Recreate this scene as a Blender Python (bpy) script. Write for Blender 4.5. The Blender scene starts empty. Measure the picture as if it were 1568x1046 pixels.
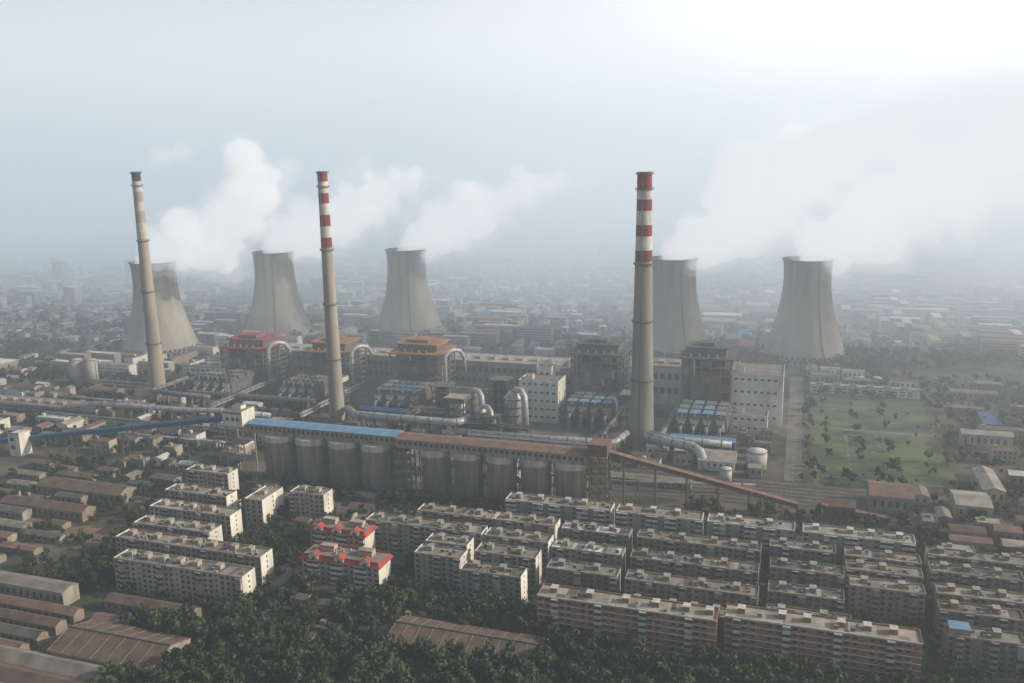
import bpy, math, random
import numpy as np
from mathutils import Matrix, Vector
rnd=random.Random(7)
sc=bpy.context.scene
RAD=math.radians
# ------------------------------------------------------------------ materials
def mat(name,c,c2=None,scale=.15,rough=.9,streak=0,detail=5,metal=0,contrast=(.35,.65)):
    m=bpy.data.materials.new(name);m.use_nodes=True;nt=m.node_tree;N=nt.nodes;L=nt.links
    b=N["Principled BSDF"];b.inputs["Roughness"].default_value=rough;b.inputs["Metallic"].default_value=metal
    b.inputs["Specular IOR Level"].default_value=.25
    if c2 is None: c2=tuple(x*.72 for x in c)
    geo=N.new("ShaderNodeNewGeometry");n=N.new("ShaderNodeTexNoise");n.inputs["Scale"].default_value=scale;n.inputs["Detail"].default_value=detail
    mp=N.new("ShaderNodeMapping");L.new(geo.outputs["Position"],mp.inputs[0])
    if streak: mp.inputs["Scale"].default_value=(1,1,streak)
    L.new(mp.outputs[0],n.inputs["Vector"])
    mr=N.new("ShaderNodeMapRange");mr.inputs[1].default_value=contrast[0];mr.inputs[2].default_value=contrast[1];L.new(n.outputs[0],mr.inputs[0])
    mx=N.new("ShaderNodeMix");mx.data_type='RGBA';mx.inputs[6].default_value=(*c2,1);mx.inputs[7].default_value=(*c,1)
    L.new(mr.outputs[0],mx.inputs[0]);L.new(mx.outputs[2],b.inputs["Base Color"])
    return m
M={}
def D(k,*a,**kw): M[k]=mat(k,*a,**kw)
D("wall_cream",(.42,.365,.29),(.29,.245,.195),.25,streak=.3)
D("wall_grey",(.31,.28,.24),(.20,.18,.15),.25,streak=.3)
D("wall_brown",(.26,.21,.165),(.165,.13,.10),.25,streak=.3)
D("wall_taupe",(.33,.27,.21),(.21,.17,.13),.25,streak=.3)
D("wall_dusk",(.21,.19,.165),(.135,.118,.10),.25,streak=.3)
D("wall_white",(.66,.63,.57),(.46,.44,.39),.2,streak=.3)
D("wall_brick",(.31,.15,.10),(.20,.11,.08),.3,streak=.5)
D("wall_pink",(.48,.36,.32),(.36,.27,.24),.3,streak=.4)
D("trim_white",(.58,.56,.51),(.40,.385,.35),.4)
D("trim_pale",(.36,.33,.29),(.22,.20,.175),.4)
D("roof_grey",(.27,.24,.20),(.13,.116,.10),.14,contrast=(.3,.7),detail=8)
D("roof_pale",(.41,.37,.31),(.20,.18,.153),.14,contrast=(.3,.7),detail=8)
D("roof_tan",(.33,.28,.225),(.17,.144,.115),.14,contrast=(.3,.7),detail=8)
D("roof_dark",(.14,.13,.12),(.07,.065,.06),.14,contrast=(.3,.7),detail=8)
D("roof_brown",(.17,.115,.085),(.085,.062,.05),.2,contrast=(.3,.7))
D("roof_tile",(.23,.14,.105),(.145,.095,.075),.2)
D("roof_red",(.38,.06,.045),(.22,.05,.04),.2)
D("roof_orange",(.42,.19,.07),(.25,.125,.06),.2)
D("roof_blue",(.055,.13,.25),(.04,.09,.17),.15)
D("roof_lightblue",(.17,.31,.44),(.12,.23,.34),.15)
D("roof_white",(.64,.62,.58),(.43,.42,.39),.15)
D("glass",(.022,.025,.029),(.06,.064,.068),.35,rough=.3)
D("concrete",(.38,.35,.30),(.26,.24,.21),.06,streak=.25)
D("concrete_dark",(.20,.19,.175),(.115,.11,.105),.1,streak=.25)
D("concrete_silo",(.54,.51,.46),(.31,.295,.265),.25,streak=.12)
D("concrete_stack",(.36,.315,.26),(.26,.23,.19),.15,streak=.12)
D("concrete_stack_grey",(.28,.265,.24),(.19,.18,.165),.15,streak=.12)
D("stack_red",(.27,.045,.042),(.15,.042,.04),.3,streak=.3)
D("stack_white",(.64,.61,.57),(.42,.40,.38),.3,streak=.3)
D("stack_soot",(.10,.08,.075),(.06,.05,.05),.3)
D("stack_faded",(.52,.48,.43),(.38,.35,.31),.3)
D("steel_dark",(.06,.06,.06),(.03,.03,.03),.3,rough=.6)
D("steel_grey",(.155,.145,.13),(.085,.08,.073),.3,rough=.6)
D("steel_rust",(.18,.11,.082),(.105,.07,.056),.3)
D("pipe_silver",(.50,.50,.48),(.32,.32,.31),.3,rough=.45,metal=.2)
D("pipe_grey",(.24,.235,.225),(.13,.128,.123),.3,rough=.6)
D("asphalt",(.075,.073,.07),(.05,.049,.048),.1)
D("concrete_paving",(.20,.185,.16),(.105,.10,.088),.05,contrast=(.3,.7))
D("paint",(.7,.7,.68))
D("earth",(.25,.15,.09),(.15,.11,.075),.06)
D("ballast",(.13,.115,.10),(.08,.072,.064),.15)
D("rail",(.20,.16,.13),(.13,.10,.09),.5,rough=.5)
D("grass",(.12,.14,.06),(.045,.065,.026),.03,detail=10,contrast=(.40,.60))
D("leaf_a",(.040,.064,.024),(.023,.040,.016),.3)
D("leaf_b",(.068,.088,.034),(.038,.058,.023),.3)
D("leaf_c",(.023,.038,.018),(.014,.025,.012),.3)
D("bark",(.12,.09,.065))
D('roof_slate',(.10,.125,.13),(.065,.08,.085))
# ------------------------------------------------------------------ mesh builder
class MB:
    def __init__(s): s.v=[];s.f=[];s.m=[];s.mats=[]
    def mi(s,k):
        if k not in s.mats: s.mats.append(k)
        return s.mats.index(k)
    def quad(s,p,k):
        n=len(s.v);s.v+=p;s.f.append(tuple(range(n,n+len(p))));s.m.append(s.mi(k))
    def box(s,x0,x1,y0,y1,z0,z1,k,top=None):
        n=len(s.v)
        s.v+=[(x0,y0,z0),(x1,y0,z0),(x1,y1,z0),(x0,y1,z0),(x0,y0,z1),(x1,y0,z1),(x1,y1,z1),(x0,y1,z1)]
        s.f+=[(n,n+1,n+5,n+4),(n+1,n+2,n+6,n+5),(n+2,n+3,n+7,n+6),(n+3,n,n+4,n+7),(n+4,n+5,n+6,n+7),(n+3,n+2,n+1,n)]
        a=s.mi(k);b=s.mi(top) if top else a
        s.m+=[a,a,a,a,b,a]
    def tube(s,pts,rs,k,n=12,cap=True,kt=None):
        pts=[Vector(p) for p in pts]
        if not hasattr(rs,'__len__'): rs=[rs]*len(pts)
        R=[];prev=None
        for i,p in enumerate(pts):
            if i==0: d=pts[1]-p
            elif i==len(pts)-1: d=p-pts[i-1]
            else: d=(pts[i+1]-p).normalized()+(p-pts[i-1]).normalized()
            if d.length<1e-6: d=Vector((0,0,1))
            d.normalize()
            if prev is None: u=Vector((1,0,0)) if abs(d.x)<.9 else Vector((0,1,0))
            else: u=prev
            u=(u-d*u.dot(d)).normalized();prev=u;w=d.cross(u)
            R.append(len(s.v))
            for j in range(n):
                a=2*math.pi*j/n;q=p+u*(rs[i]*math.cos(a))+w*(rs[i]*math.sin(a));s.v.append((q.x,q.y,q.z))
        a=s.mi(k)
        for i in range(len(R)-1):
            kk=a if not isinstance(kt,list) else s.mi(kt[i])
            for j in range(n):
                j2=(j+1)%n
                s.f.append((R[i]+j,R[i]+j2,R[i+1]+j2,R[i+1]+j));s.m.append(kk)
        if cap:
            s.f.append(tuple(R[-1]+j for j in range(n)));s.m.append(a)
            s.f.append(tuple(R[0]+j for j in reversed(range(n))));s.m.append(a)
    def beam(s,p,q,w,k): s.tube([p,q],w*.7,k,n=4)
    def gable(s,x0,x1,y0,y1,h,rh,wall,roof,axis='x',ov=.4):
        s.box(x0,x1,y0,y1,0,h,wall)
        if axis=='x':
            ym=(y0+y1)/2
            s.quad([(x0,y0,h),(x0,ym,h+rh),(x0,y1,h)],wall);s.quad([(x1,y0,h),(x1,y1,h),(x1,ym,h+rh)],wall)
            s.quad([(x0-ov,y0-ov,h+.02),(x1+ov,y0-ov,h+.02),(x1+ov,ym,h+rh+.1),(x0-ov,ym,h+rh+.1)],roof)
            s.quad([(x0-ov,ym,h+rh+.1),(x1+ov,ym,h+rh+.1),(x1+ov,y1+ov,h+.02),(x0-ov,y1+ov,h+.02)],roof)
        else:
            xm=(x0+x1)/2
            s.quad([(x0,y0,h),(x1,y0,h),(xm,y0,h+rh)],wall);s.quad([(x1,y1,h),(x0,y1,h),(xm,y1,h+rh)],wall)
            s.quad([(x0-ov,y0-ov,h+.02),(xm,y0-ov,h+rh+.1),(xm,y1+ov,h+rh+.1),(x0-ov,y1+ov,h+.02)],roof)
            s.quad([(xm,y0-ov,h+rh+.1),(x1+ov,y0-ov,h+.02),(x1+ov,y1+ov,h+.02),(xm,y1+ov,h+rh+.1)],roof)
    def build(s,name,smooth=False,origin=None):
        V=np.array(s.v,dtype=np.float64)
        o=np.array([(V[:,0].min()+V[:,0].max())/2,(V[:,1].min()+V[:,1].max())/2,0]) if origin is None else np.array(origin)
        me=bpy.data.meshes.new(name);me.from_pydata((V-o).tolist(),[],s.f)
        for k in s.mats: me.materials.append(M[k])
        me.polygons.foreach_set("material_index",s.m)
        if smooth: me.polygons.foreach_set("use_smooth",[True]*len(s.f))
        me.update()
        ob=bpy.data.objects.new(name,me);ob.location=o;sc.collection.objects.link(ob);return ob
OCC=[]
def occ(x0,x1,y0,y1): OCC.append((x0,x1,y0,y1))
def free(x0,x1,y0,y1,g=1.5):
    for a,b,c,d in OCC:
        if x0<b+g and x1>a-g and y0<d+g and y1>c-g: return False
    return True
# ------------------------------------------------------------------ apartments
def apartment(s0,s1,t0,dep=10.5,fl=6,fh=2.8,wall="wall_grey",roof="roof_grey",trim="trim_pale",pat="wbwwbwn",endw=None,name="apartment_building",bands=None,clutter=1.0,extra=None):
    if wall=="wall_brown": wall=rnd.choice(["wall_brown","wall_brown","wall_taupe","wall_grey","wall_dusk"])
    if roof=="roof_grey": roof=rnd.choice(["roof_grey","roof_grey","roof_tan","roof_dark"])
    elif roof=="roof_pale": roof=rnd.choice(["roof_pale","roof_tan"])
    b=MB();h=fl*fh;endw=endw or wall;y1=t0+dep
    occ(s0,s1,t0-2,y1)
    b.box(s0,s1,t0,y1,0,h,wall,roof)
    b.box(s1,s1+.05,t0,y1,0,h,endw);b.box(s0-.05,s0,t0,y1,0,h,endw)
    b.box(s0-.05,s1+.05,t0-.25,t0+.15,h,h+.7,trim);b.box(s0-.05,s1+.05,y1-.15,y1+.2,h,h+.7,wall)
    b.box(s1-.25,s1+.05,t0+.15,y1-.15,h,h+.7,endw);b.box(s0-.05,s0+.25,t0+.15,y1-.15,h,h+.7,endw)
    n=max(2,int((s1-s0)/3.2));w=(s1-s0)/n;off=rnd.randint(0,3)
    for i in range(n):
        x=s0+(i+.5)*w;k=pat[(i+off)%len(pat)]
        for f in range(fl):
            z=f*fh
            if k=='w':
                b.box(x-.85,x+.85,t0-.04,t0,z+.9,z+2.35,'glass');b.box(x-.95,x+.95,t0-.16,t0,z+.78,z+.9,trim)
                if rnd.random()<.25: b.box(x+.95,x+1.5,t0-.45,t0,z+.6,z+1.1,'trim_white')
            elif k=='b':
                hw=w*.46;tk=trim if rnd.random()<.75 else rnd.choice(['trim_white','roof_lightblue','wall_cream','wall_grey'])
                b.box(x-hw,x+hw,t0-1.3,t0,z+.0,z+1.05,tk)
                b.box(x-hw+.08,x+hw-.08,t0-1.2,t0,z+1.05,z+2.45,'glass' if rnd.random()<.8 else 'trim_pale')
                b.box(x-hw,x+hw,t0-1.3,t0,z+2.45,z+fh-.02,trim)
            elif k=='s':
                b.box(x-.6,x+.6,t0-.04,t0,z+1.8,z+2.9 if f<fl-1 else z+2.5,'glass')
            if rnd.random()<.9: b.box(x-.8,x+.8,y1,y1+.04,z+.9,z+2.3,'glass')
    if bands:
        for f in range(1,fl): b.box(s0-.1,s1+.1,t0-.1,t0-.003,f*fh-.22,f*fh+.18,bands)
    for f in range(fl):
        z=f*fh;b.box(s1+.05,s1+.09,t0+dep*.5-.5,t0+dep*.5+.5,z+1,z+2.2,'glass')
    x=s0+5
    while x<s1-4:
        b.box(x,x+2.8,t0+dep*.42,t0+dep*.42+3.4,h+.03,h+2.3,wall,roof)
        b.box(x-.2,x+3,t0+dep*.42-.2,t0+dep*.42+3.6,h+2.3,h+2.45,trim)
        x+=w*rnd.choice([3,4,5])
    for i in range(int((s1-s0)*.2)):
        x=rnd.uniform(s0+1,s1-6);b.box(x,x+rnd.uniform(1.5,5),t0+.4,y1-.4 if rnd.random()<.5 else t0+dep*.4,h+.004+i*.002,h+.01+i*.002,rnd.choice(['roof_pale','roof_dark','roof_grey','roof_tan']))
    for i in range(int((s1-s0)*.3*clutter)):
        x=rnd.uniform(s0+1,s1-2.5);y=rnd.uniform(t0+1,y1-2);q=rnd.random()
        if q<.5: b.box(x,x+.8,y,y+.7,h+.03,h+rnd.uniform(.8,1.5),'trim_pale')
        elif q<.8:
            b.quad([(x,y,h+.3),(x+1.8,y,h+.3),(x+1.8,y+1.2,h+1.2),(x,y+1.2,h+1.2)],'steel_dark')
            b.tube([(x,y+1.3,h+1.3),(x+1.8,y+1.3,h+1.3)],.25,'trim_white',n=6)
        else: b.box(x,x+1.5,y,y+1.2,h+.03,h+1,'wall_brown')
    if extra: extra(b,h)
    return b.build(name)
for s0,s1 in [(-156,-94),(-91,-44),(-41,4),(8,62)]:
    apartment(s0,s1,449,11,6,wall="wall_grey",roof="roof_pale",trim="trim_white",pat="nbbwnwbb",endw="wall_white")
for s0,s1,t in [(-116,-79,425),(-75,-12,425),(-8,24,433),(28,63,432),(67,112,444)]:
    apartment(s0,s1,t,9.5,5,wall="wall_brown",roof="roof_grey" if s0!=-116 else "roof_white",trim="trim_pale",pat="wwbwsw",endw="wall_grey")
for s0,s1,t in [(-115,-78,401),(-74,-12,401),(-7,27,409),(28,62,417),(66,106,426)]:
    apartment(s0,s1,t,9.5,5,wall="wall_brown",roof="roof_grey" if s0!=-115 else "roof_white",trim="trim_pale",pat="wbwswb",endw="wall_grey")
for s0,s1,t in [(-111,-76,378),(-72,-11,377),(-7,26,384),(29,61,400),(66,104,403)]:
    apartment(s0,s1,t,9.5,5,wall="wall_brown",roof="roof_grey",trim="trim_pale",pat="wwswb",endw="wall_grey")
apartment(65,98,387,9,5,wall="wall_brown",roof="roof_brown")
apartment(65,94,366,9,5,wall="wall_brown",roof="roof_grey",extra=lambda b,h:b.box(66,74,367,374,h+.05,h+3,'wall_grey','roof_lightblue'))
apartment(-7,28,362,9,5,wall="wall_brown",roof="roof_grey");apartment(-70,-12,359,8,4,wall="wall_brown",roof="roof_dark")
for s0,s1,t in [(-104,-26,339),(-23,53,344)]:
    apartment(s0,s1,t,11,7,2.9,wall="wall_brick",roof="roof_pale",trim="trim_white",pat="wwbwwn",endw="wall_brick",bands="trim_white",clutter=.3)
for s0,s1,t in [(-199,-154,420),(-221,-153,400),(-178,-153,370),(-149,-118,359),(-149,-117,380),(-151,-116,399),(-153,-118,420),(-178,-155,384)]:
    apartment(s0,s1,t,10,6,wall="wall_brown",roof="roof_grey",trim="trim_pale",pat="wbwswbw",endw="wall_white")
for s0,s1,t,w,r in [(-322,-246,322,"wall_cream","roof_grey"),(-340,-250,343,"wall_taupe","roof_grey"),(-344,-294,361,"wall_grey","roof_pale"),(-352,-297,383,"wall_cream","roof_pale"),(-361,-317,407,"wall_taupe","roof_pale"),(-372,-340,440,"wall_cream","roof_pale"),(-305,-293,408,"wall_cream","roof_pale"),(-285,-262,425,"wall_cream","roof_pale")]:
    apartment(s0,s1,t,10.5 if s1-s0>15 else 22,6,wall=w,roof=r,trim="trim_pale",pat="wwwbwws",endw="wall_white")
def redblock(s0,s1,t0,dep):
    b=MB();fl=5;fh=2.9;h=fl*fh;occ(s0,s1,t0,t0+dep)
    b.box(s0,s1,t0,t0+dep,0,h-.03,'wall_pink','roof_grey')
    n=int((s1-s0)/3.1);w=(s1-s0)/n
    for i in range(n):
        x=s0+(i+.5)*w;bay=i%4 in(1,2)
        for f in range(fl):
            z=f*fh
            if bay:
                b.box(x-w*.47,x+w*.47,t0-1.4,t0,z,z+1.1,'wall_white');b.box(x-w*.42,x+w*.42,t0-1.3,t0,z+1.1,z+2.5,'glass');b.box(x-w*.47,x+w*.47,t0-1.4,t0,z+2.5,z+fh-.04,'wall_white')
            else: b.box(x-.8,x+.8,t0-.05,t0,z+.9,z+2.3,'glass')
    z=h+2.0;o=1.5
    P=[(s0-o,t0-o,h),(s1+o,t0-o,h),(s1+o,t0+dep+o,h),(s0-o,t0+dep+o,h)]
    Q=[(s0+.2,t0+.2,z),(s1-.2,t0+.2,z),(s1-.2,t0+dep-.2,z),(s0+.2,t0+dep-.2,z)]
    for i in range(4): b.quad([P[i],P[(i+1)%4],Q[(i+1)%4],Q[i]],'roof_red')
    b.quad([(s0-o,t0-o,h-.01),(s0-o,t0+dep+o,h-.01),(s1+o,t0+dep+o,h-.01),(s1+o,t0-o,h-.01)],'wall_white')
    b.quad(Q,'roof_grey')
    for a in range(3):
        x=s0+(s1-s0)*(a+.5)/3;tp=z+2.2
        b.box(x-2.6,x+2.6,t0-1.0,t0+3,h+.1,z+.4,'wall_white')
        b.quad([(x-2.6,t0-1,z+.4),(x+2.6,t0-1,z+.4),(x,t0-1,tp)],'wall_white')
        b.quad([(x-3,t0-1.3,z+.2),(x,t0-1.3,tp+.1),(x,t0+3,tp+.1),(x-3,t0+3,z+.2)],'roof_red')
        b.quad([(x,t0-1.3,tp+.1),(x+3,t0-1.3,z+.2),(x+3,t0+3,z+.2),(x,t0+3,tp+.1)],'roof_red')
        b.box(x-.9,x+.9,t0-1.05,t0-1.0,h+.6,h+1.9,'glass')
    for a in range(2):
        x=s0+(s1-s0)*(a+.5)/2;b.box(x-4,x+4,t0+dep*.5,t0+dep*.5+4,z+.003,z+2.8,'wall_pink','roof_pale')
        b.box(x-4.4,x+4.4,t0+dep*.5-.4,t0+dep*.5,z+2.3,z+2.9,'roof_red')
    b.box(s0+.2,s1-.2,t0+.2,t0+.5,z,z+.6,'roof_red');b.box(s0+.2,s1-.2,t0+dep-.5,t0+dep-.2,z,z+.9,'roof_red')
    b.box(s1,s1+.05,t0,t0+dep,0,h-.05,'wall_white')
    for i in range(6):
        x=rnd.uniform(s0+2,s1-3);y=rnd.uniform(t0+2,t0+dep-3);b.box(x,x+1,y,y+1,z+.01,z+1.1,'trim_pale')
    b.build("red_roofed_apartment_building")
redblock(-233,-190,354,13);redblock(-247,-214,385,12)
# ------------------------------------------------------------------ chimneys
def chimney(x,y,h,r0,r1,bands,base="concrete_stack",top=None):
    b=MB();zs=[];ks=[]
    prof=lambda z:r1+(r0-r1)*(1-z/h)**1.25
    low=bands[-1][0]
    for i in range(24): zs.append(low*i/24);ks.append(base)
    for z0,k in reversed(bands): zs.append(z0);ks.append(k)
    zs.append(h)
    b.tube([(x,y,z) for z in zs],[prof(z) for z in zs],base,n=40,cap=False,kt=ks)
    b.tube([(x,y,h),(x,y,h-.01),(x,y,h-14)],[r1,r1*.82,r1*.8],'stack_soot',n=40,cap=False)
    for z in (h-1.2,h-12,low-2,low*.68,low*.36):
        b.tube([(x,y,z-.5),(x,y,z-.5+.01),(x,y,z+.3),(x,y,z+.31)],[prof(z)-.1,prof(z)+1.1,prof(z)+1.1,prof(z)-.1],'steel_grey',n=32,cap=False)
        for i in range(24):
            a=i*math.pi/12;R=prof(z)+1.05
            b.beam((x+R*math.cos(a),y+R*math.sin(a),z+.3),(x+R*math.cos(a),y+R*math.sin(a),z+1.4),.12,'steel_grey')
    b.tube([(x-.3,y-prof(2)-.3,2),(x-.3,y-prof(h*.5)-.3,h*.5),(x-.3,y-prof(h-2)-.3,h-2)],.28,'steel_grey',n=5)
    occ(x-r0-4,x+r0+4,y-r0-4,y+r0+4)
    ob=b.build("striped_chimney" if top is None else top)
    for p in ob.data.polygons: p.use_smooth=len(p.vertices)==4 and p.area>1.5
W,Rr='stack_white','stack_red'
chimney(-107,622,200,9.3,5.2,[(198.5,'stack_soot'),(188,Rr),(181,W),(173,Rr),(163,W),(155,Rr),(145,W),(137,Rr)],"concrete_stack_grey")
chimney(-362,617,204,6.6,3.9,[(196,Rr),(187,W),(179,Rr),(170,W),(161,Rr),(152,W),(144,Rr)])
chimney(-554,630,206,7.2,3.7,[(198,'stack_soot'),(189,'stack_faded'),(180,'concrete_stack'),(172,'stack_faded'),(162,'concrete_stack'),(155,'stack_faded'),(148,'stack_faded')],top="faded_chimney")
# ------------------------------------------------------------------ cooling towers
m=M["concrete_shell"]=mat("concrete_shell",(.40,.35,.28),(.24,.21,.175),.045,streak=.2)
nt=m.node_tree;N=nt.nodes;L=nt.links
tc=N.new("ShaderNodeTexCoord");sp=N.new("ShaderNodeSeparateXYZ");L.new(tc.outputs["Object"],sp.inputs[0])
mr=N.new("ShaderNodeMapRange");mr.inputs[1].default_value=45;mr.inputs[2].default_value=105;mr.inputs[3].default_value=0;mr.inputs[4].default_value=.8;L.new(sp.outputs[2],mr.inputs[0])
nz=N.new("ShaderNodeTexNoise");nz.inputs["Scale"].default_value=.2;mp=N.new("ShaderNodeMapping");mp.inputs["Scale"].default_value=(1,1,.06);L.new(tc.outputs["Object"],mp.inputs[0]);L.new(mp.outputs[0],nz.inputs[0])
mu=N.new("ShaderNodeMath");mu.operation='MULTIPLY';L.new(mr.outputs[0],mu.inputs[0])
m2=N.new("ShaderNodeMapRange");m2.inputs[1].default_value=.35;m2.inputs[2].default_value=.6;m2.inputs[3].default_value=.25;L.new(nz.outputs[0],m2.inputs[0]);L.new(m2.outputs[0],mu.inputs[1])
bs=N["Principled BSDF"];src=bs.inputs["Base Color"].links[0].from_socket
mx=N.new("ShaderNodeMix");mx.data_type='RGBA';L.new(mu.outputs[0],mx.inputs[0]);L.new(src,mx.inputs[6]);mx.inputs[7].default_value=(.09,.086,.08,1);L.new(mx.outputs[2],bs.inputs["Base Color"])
CT=[(-703,812),(-623,932),(-467,986),(-129,940),(8,951)]
def ctower(x,y,h=104,rb=43.5,rt=25,rth=23.8):
    b=MB();zt=h*.80;z0=7
    def R(z):
        if z<zt: a=(zt)/math.sqrt((rb/rth)**2-1)
        else: a=(h-zt)/math.sqrt((rt/rth)**2-1)
        return rth*math.sqrt(1+((z-zt)/a)**2)
    zs=[z0+(h-z0)*i/36 for i in range(37)]
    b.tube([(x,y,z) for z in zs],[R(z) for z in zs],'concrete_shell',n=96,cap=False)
    b.tube([(x,y,z) for z in reversed(zs)],[R(z)-.6 for z in reversed(zs)],'concrete_dark',n=96,cap=False)
    b.tube([(x,y,h-1.2),(x,y,h-1.19),(x,y,h),(x,y,h+.01)],[R(h),R(h)+1.0,R(h)+1.0,R(h)-.7],'concrete_dark',n=96,cap=False)
    b.tube([(x,y,z0+.5),(x,y,z0-.6),(x,y,z0-.61)],[R(z0)+.4,R(z0)+.5,R(z0)-.7],'concrete',n=96,cap=False)
    for i in range(48):
        a0=2*math.pi*i/48;r2=R(z0)-.2;r1=rb+1.2
        for da in (-1,1):
            a1=a0+da*math.pi/48
            b.beam((x+r1*math.cos(a0),y+r1*math.sin(a0),0),(x+r2*math.cos(a1),y+r2*math.sin(a1),z0),.9,'concrete')
    b.tube([(x,y,-.1),(x,y,1.2),(x,y,1.21)],[rb+3,rb+3,rb+2],'concrete',n=96,cap=False)
    b.tube([(x,y,.5),(x,y,5)],[rb-5,rb-5],'steel_dark',n=48)
    aa=RAD(-62)
    b.tube([(x+(R(z)+.5)*math.cos(aa),y+(R(z)+.5)*math.sin(aa),z) for z in zs],.5,'steel_grey',n=4)
    ob=b.build("cooling_tower",origin=(x,y,0))
    for p in ob.data.polygons: p.use_smooth=p.area>2.5
    occ(x-50,x+50,y-50,y+50)
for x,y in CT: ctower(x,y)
# ------------------------------------------------------------------ steam
def volmat(name,dens,col,aniso,em,emc):
    m=bpy.data.materials.new(name);m.use_nodes=True;t=m.node_tree;t.nodes.clear()
    o=t.nodes.new("ShaderNodeOutputMaterial");pv=t.nodes.new("ShaderNodeVolumePrincipled")
    pv.inputs["Density"].default_value=dens;pv.inputs["Color"].default_value=(*col,1);pv.inputs["Anisotropy"].default_value=aniso
    pv.inputs["Emission Strength"].default_value=em;pv.inputs["Emission Color"].default_value=(*emc,1)
    t.links.new(pv.outputs[0],o.inputs["Volume"]);return m
import bmesh
bm=bmesh.new();bmesh.ops.create_icosphere(bm,subdivisions=2,radius=1);ICV=np.array([v.co[:] for v in bm.verts]);ICF=np.array([[v.index for v in f.verts] for f in bm.faces]);bm.free()
def puffs(name,S,mt,vox):
    V=np.concatenate([ICV*r+np.array(c) for c,r in S]);F=np.concatenate([ICF+i*len(ICV) for i in range(len(S))])
    me=bpy.data.meshes.new(name);me.from_pydata(V.tolist(),[],F.tolist());ob=bpy.data.objects.new(name,me);sc.collection.objects.link(ob)
    md=ob.modifiers.new("r",'REMESH');md.mode='VOXEL';md.voxel_size=vox
    dg=bpy.context.evaluated_depsgraph_get();m2=bpy.data.meshes.new_from_object(ob.evaluated_get(dg))
    ob.modifiers.clear();ob.data=m2;m2.materials.clear();m2.materials.append(mt);return ob
R0=Vector((math.cos(RAD(18.5)),math.sin(RAD(18.5)),0))
steam_in=volmat("steam_dense",.050,(1,1,1),.25,.050*.47,(.96,.985,1))  # both steam shells emit light, standing in for multiple scattering
steam_out=volmat("steam_thin",.009,(1,1,1),.25,.009*.47,(.96,.985,1))
def plume(x,y,z,path,seed,frac=.75,vox=2.4,mi=steam_in,mo=steam_out,name="steam_plume"):
    rr=random.Random(seed);P=Vector((x,y,z));A=[];O=[]
    pts=[(P+R0*a+Vector((0,0,c)),r) for a,c,r in path]
    tot=sum((pts[i+1][0]-pts[i][0]).length for i in range(len(pts)-1));acc=0;ph=rr.uniform(0,6)
    rv=lambda:Vector((rr.gauss(0,1),rr.gauss(0,1),rr.gauss(0,1))).normalized()
    for i in range(len(pts)-1):
        (p,r),(q,r2)=pts[i],pts[i+1];d=(q-p).length;n=max(2,int(d/3.4))
        for j in range(n):
            f=j/n;c=p.lerp(q,f);s_=acc+d*f;u=s_/tot
            narrow=min(1,s_/22)
            wob=1+narrow*(.26*math.sin(s_*.13+ph)+.17*math.sin(s_*.29+ph*2))
            R=(r+(r2-r)*f)*wob
            if narrow>=1 and rr.random()<.34:
                v=rv();v.z=abs(v.z)*1.1;cc=c+v*R*.85;R3=R*rr.uniform(.3,.52)
                if u<frac:
                    A.append((tuple(cc),R3))
                    for k in range(9): w=rv();A.append((tuple(cc+w*R3*.85),R3*rr.uniform(.2,.4)))
                O.append((tuple(cc),R3*1.25))
            for k in range(2):
                v=rv()*R*.45*rr.random()**.5;R2=R*rr.uniform(.4,.62)
                if u<frac: A.append((tuple(c+v),R2*(1-.4*u)))
                O.append((tuple(c+v*1.1),R2*(1.0+.3*narrow)))
            for k in range(5):
                v=rv()*R*rr.uniform(.55,.95)*max(.3,narrow);R2=R*rr.uniform(.1,.26)
                if u<frac: A.append((tuple(c+v*(1-.3*u)),R2))
                if narrow>.7: O.append((tuple(c+v*1.2),R2*1.5))
        acc+=d
    # puffs that have broken away downwind
    e,er=pts[-1]
    for k in range(4):
        c=e+R0*rr.uniform(15,60)+Vector((0,rr.uniform(-20,20),rr.uniform(-8,22)));R3=er*rr.uniform(.4,.9)
        for j in range(14): O.append((tuple(c+rv()*R3*rr.random()),R3*rr.uniform(.25,.5)))
    a=puffs(name,A,mi,vox);o=puffs("thin_vapour",O,mo,vox*1.3);o.parent=a
K=[[(0,-6,19),(6,5,24),(22,14,33),(50,22,38),(85,32,36),(108,62,34),(124,92,30),(146,92,16),(175,100,11)],
[(0,-6,19),(6,5,24),(25,10,32),(60,24,34),(95,42,35),(130,64,31),(165,82,22),(190,86,16),(215,90,13)],
[(0,-6,19),(6,5,24),(30,12,33),(65,34,35),(92,44,31),(130,62,24),(165,72,19),(200,80,15),(240,84,10)],
[(0,-6,19),(6,5,24),(28,10,33),(60,30,38),(92,54,40),(126,84,41),(160,112,33),(200,116,26),(250,124,30),(310,145,38)],
[(0,-6,19),(6,5,24),(26,16,38),(60,34,45),(105,50,46),(150,70,46),(195,98,48),(250,126,56),(330,165,68)]]
for i,(x,y) in enumerate(CT): plume(x,y,103,K[i],20+i,frac=[.85,.85,.8,.78,.88][i])
thin=volmat("smoke_thin",.03,(1,1,1),.2,.03*.45,(1,1,1))  # self-glow stands in for light scattered inside the smoke
plume(-554,630,206,[(0,1,2.5),(6,4,4),(18,9,8),(34,14,9),(50,20,8),(64,22,4)],5,frac=.7,vox=1.2,mi=thin,mo=steam_out,name="smoke_plume")
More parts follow.
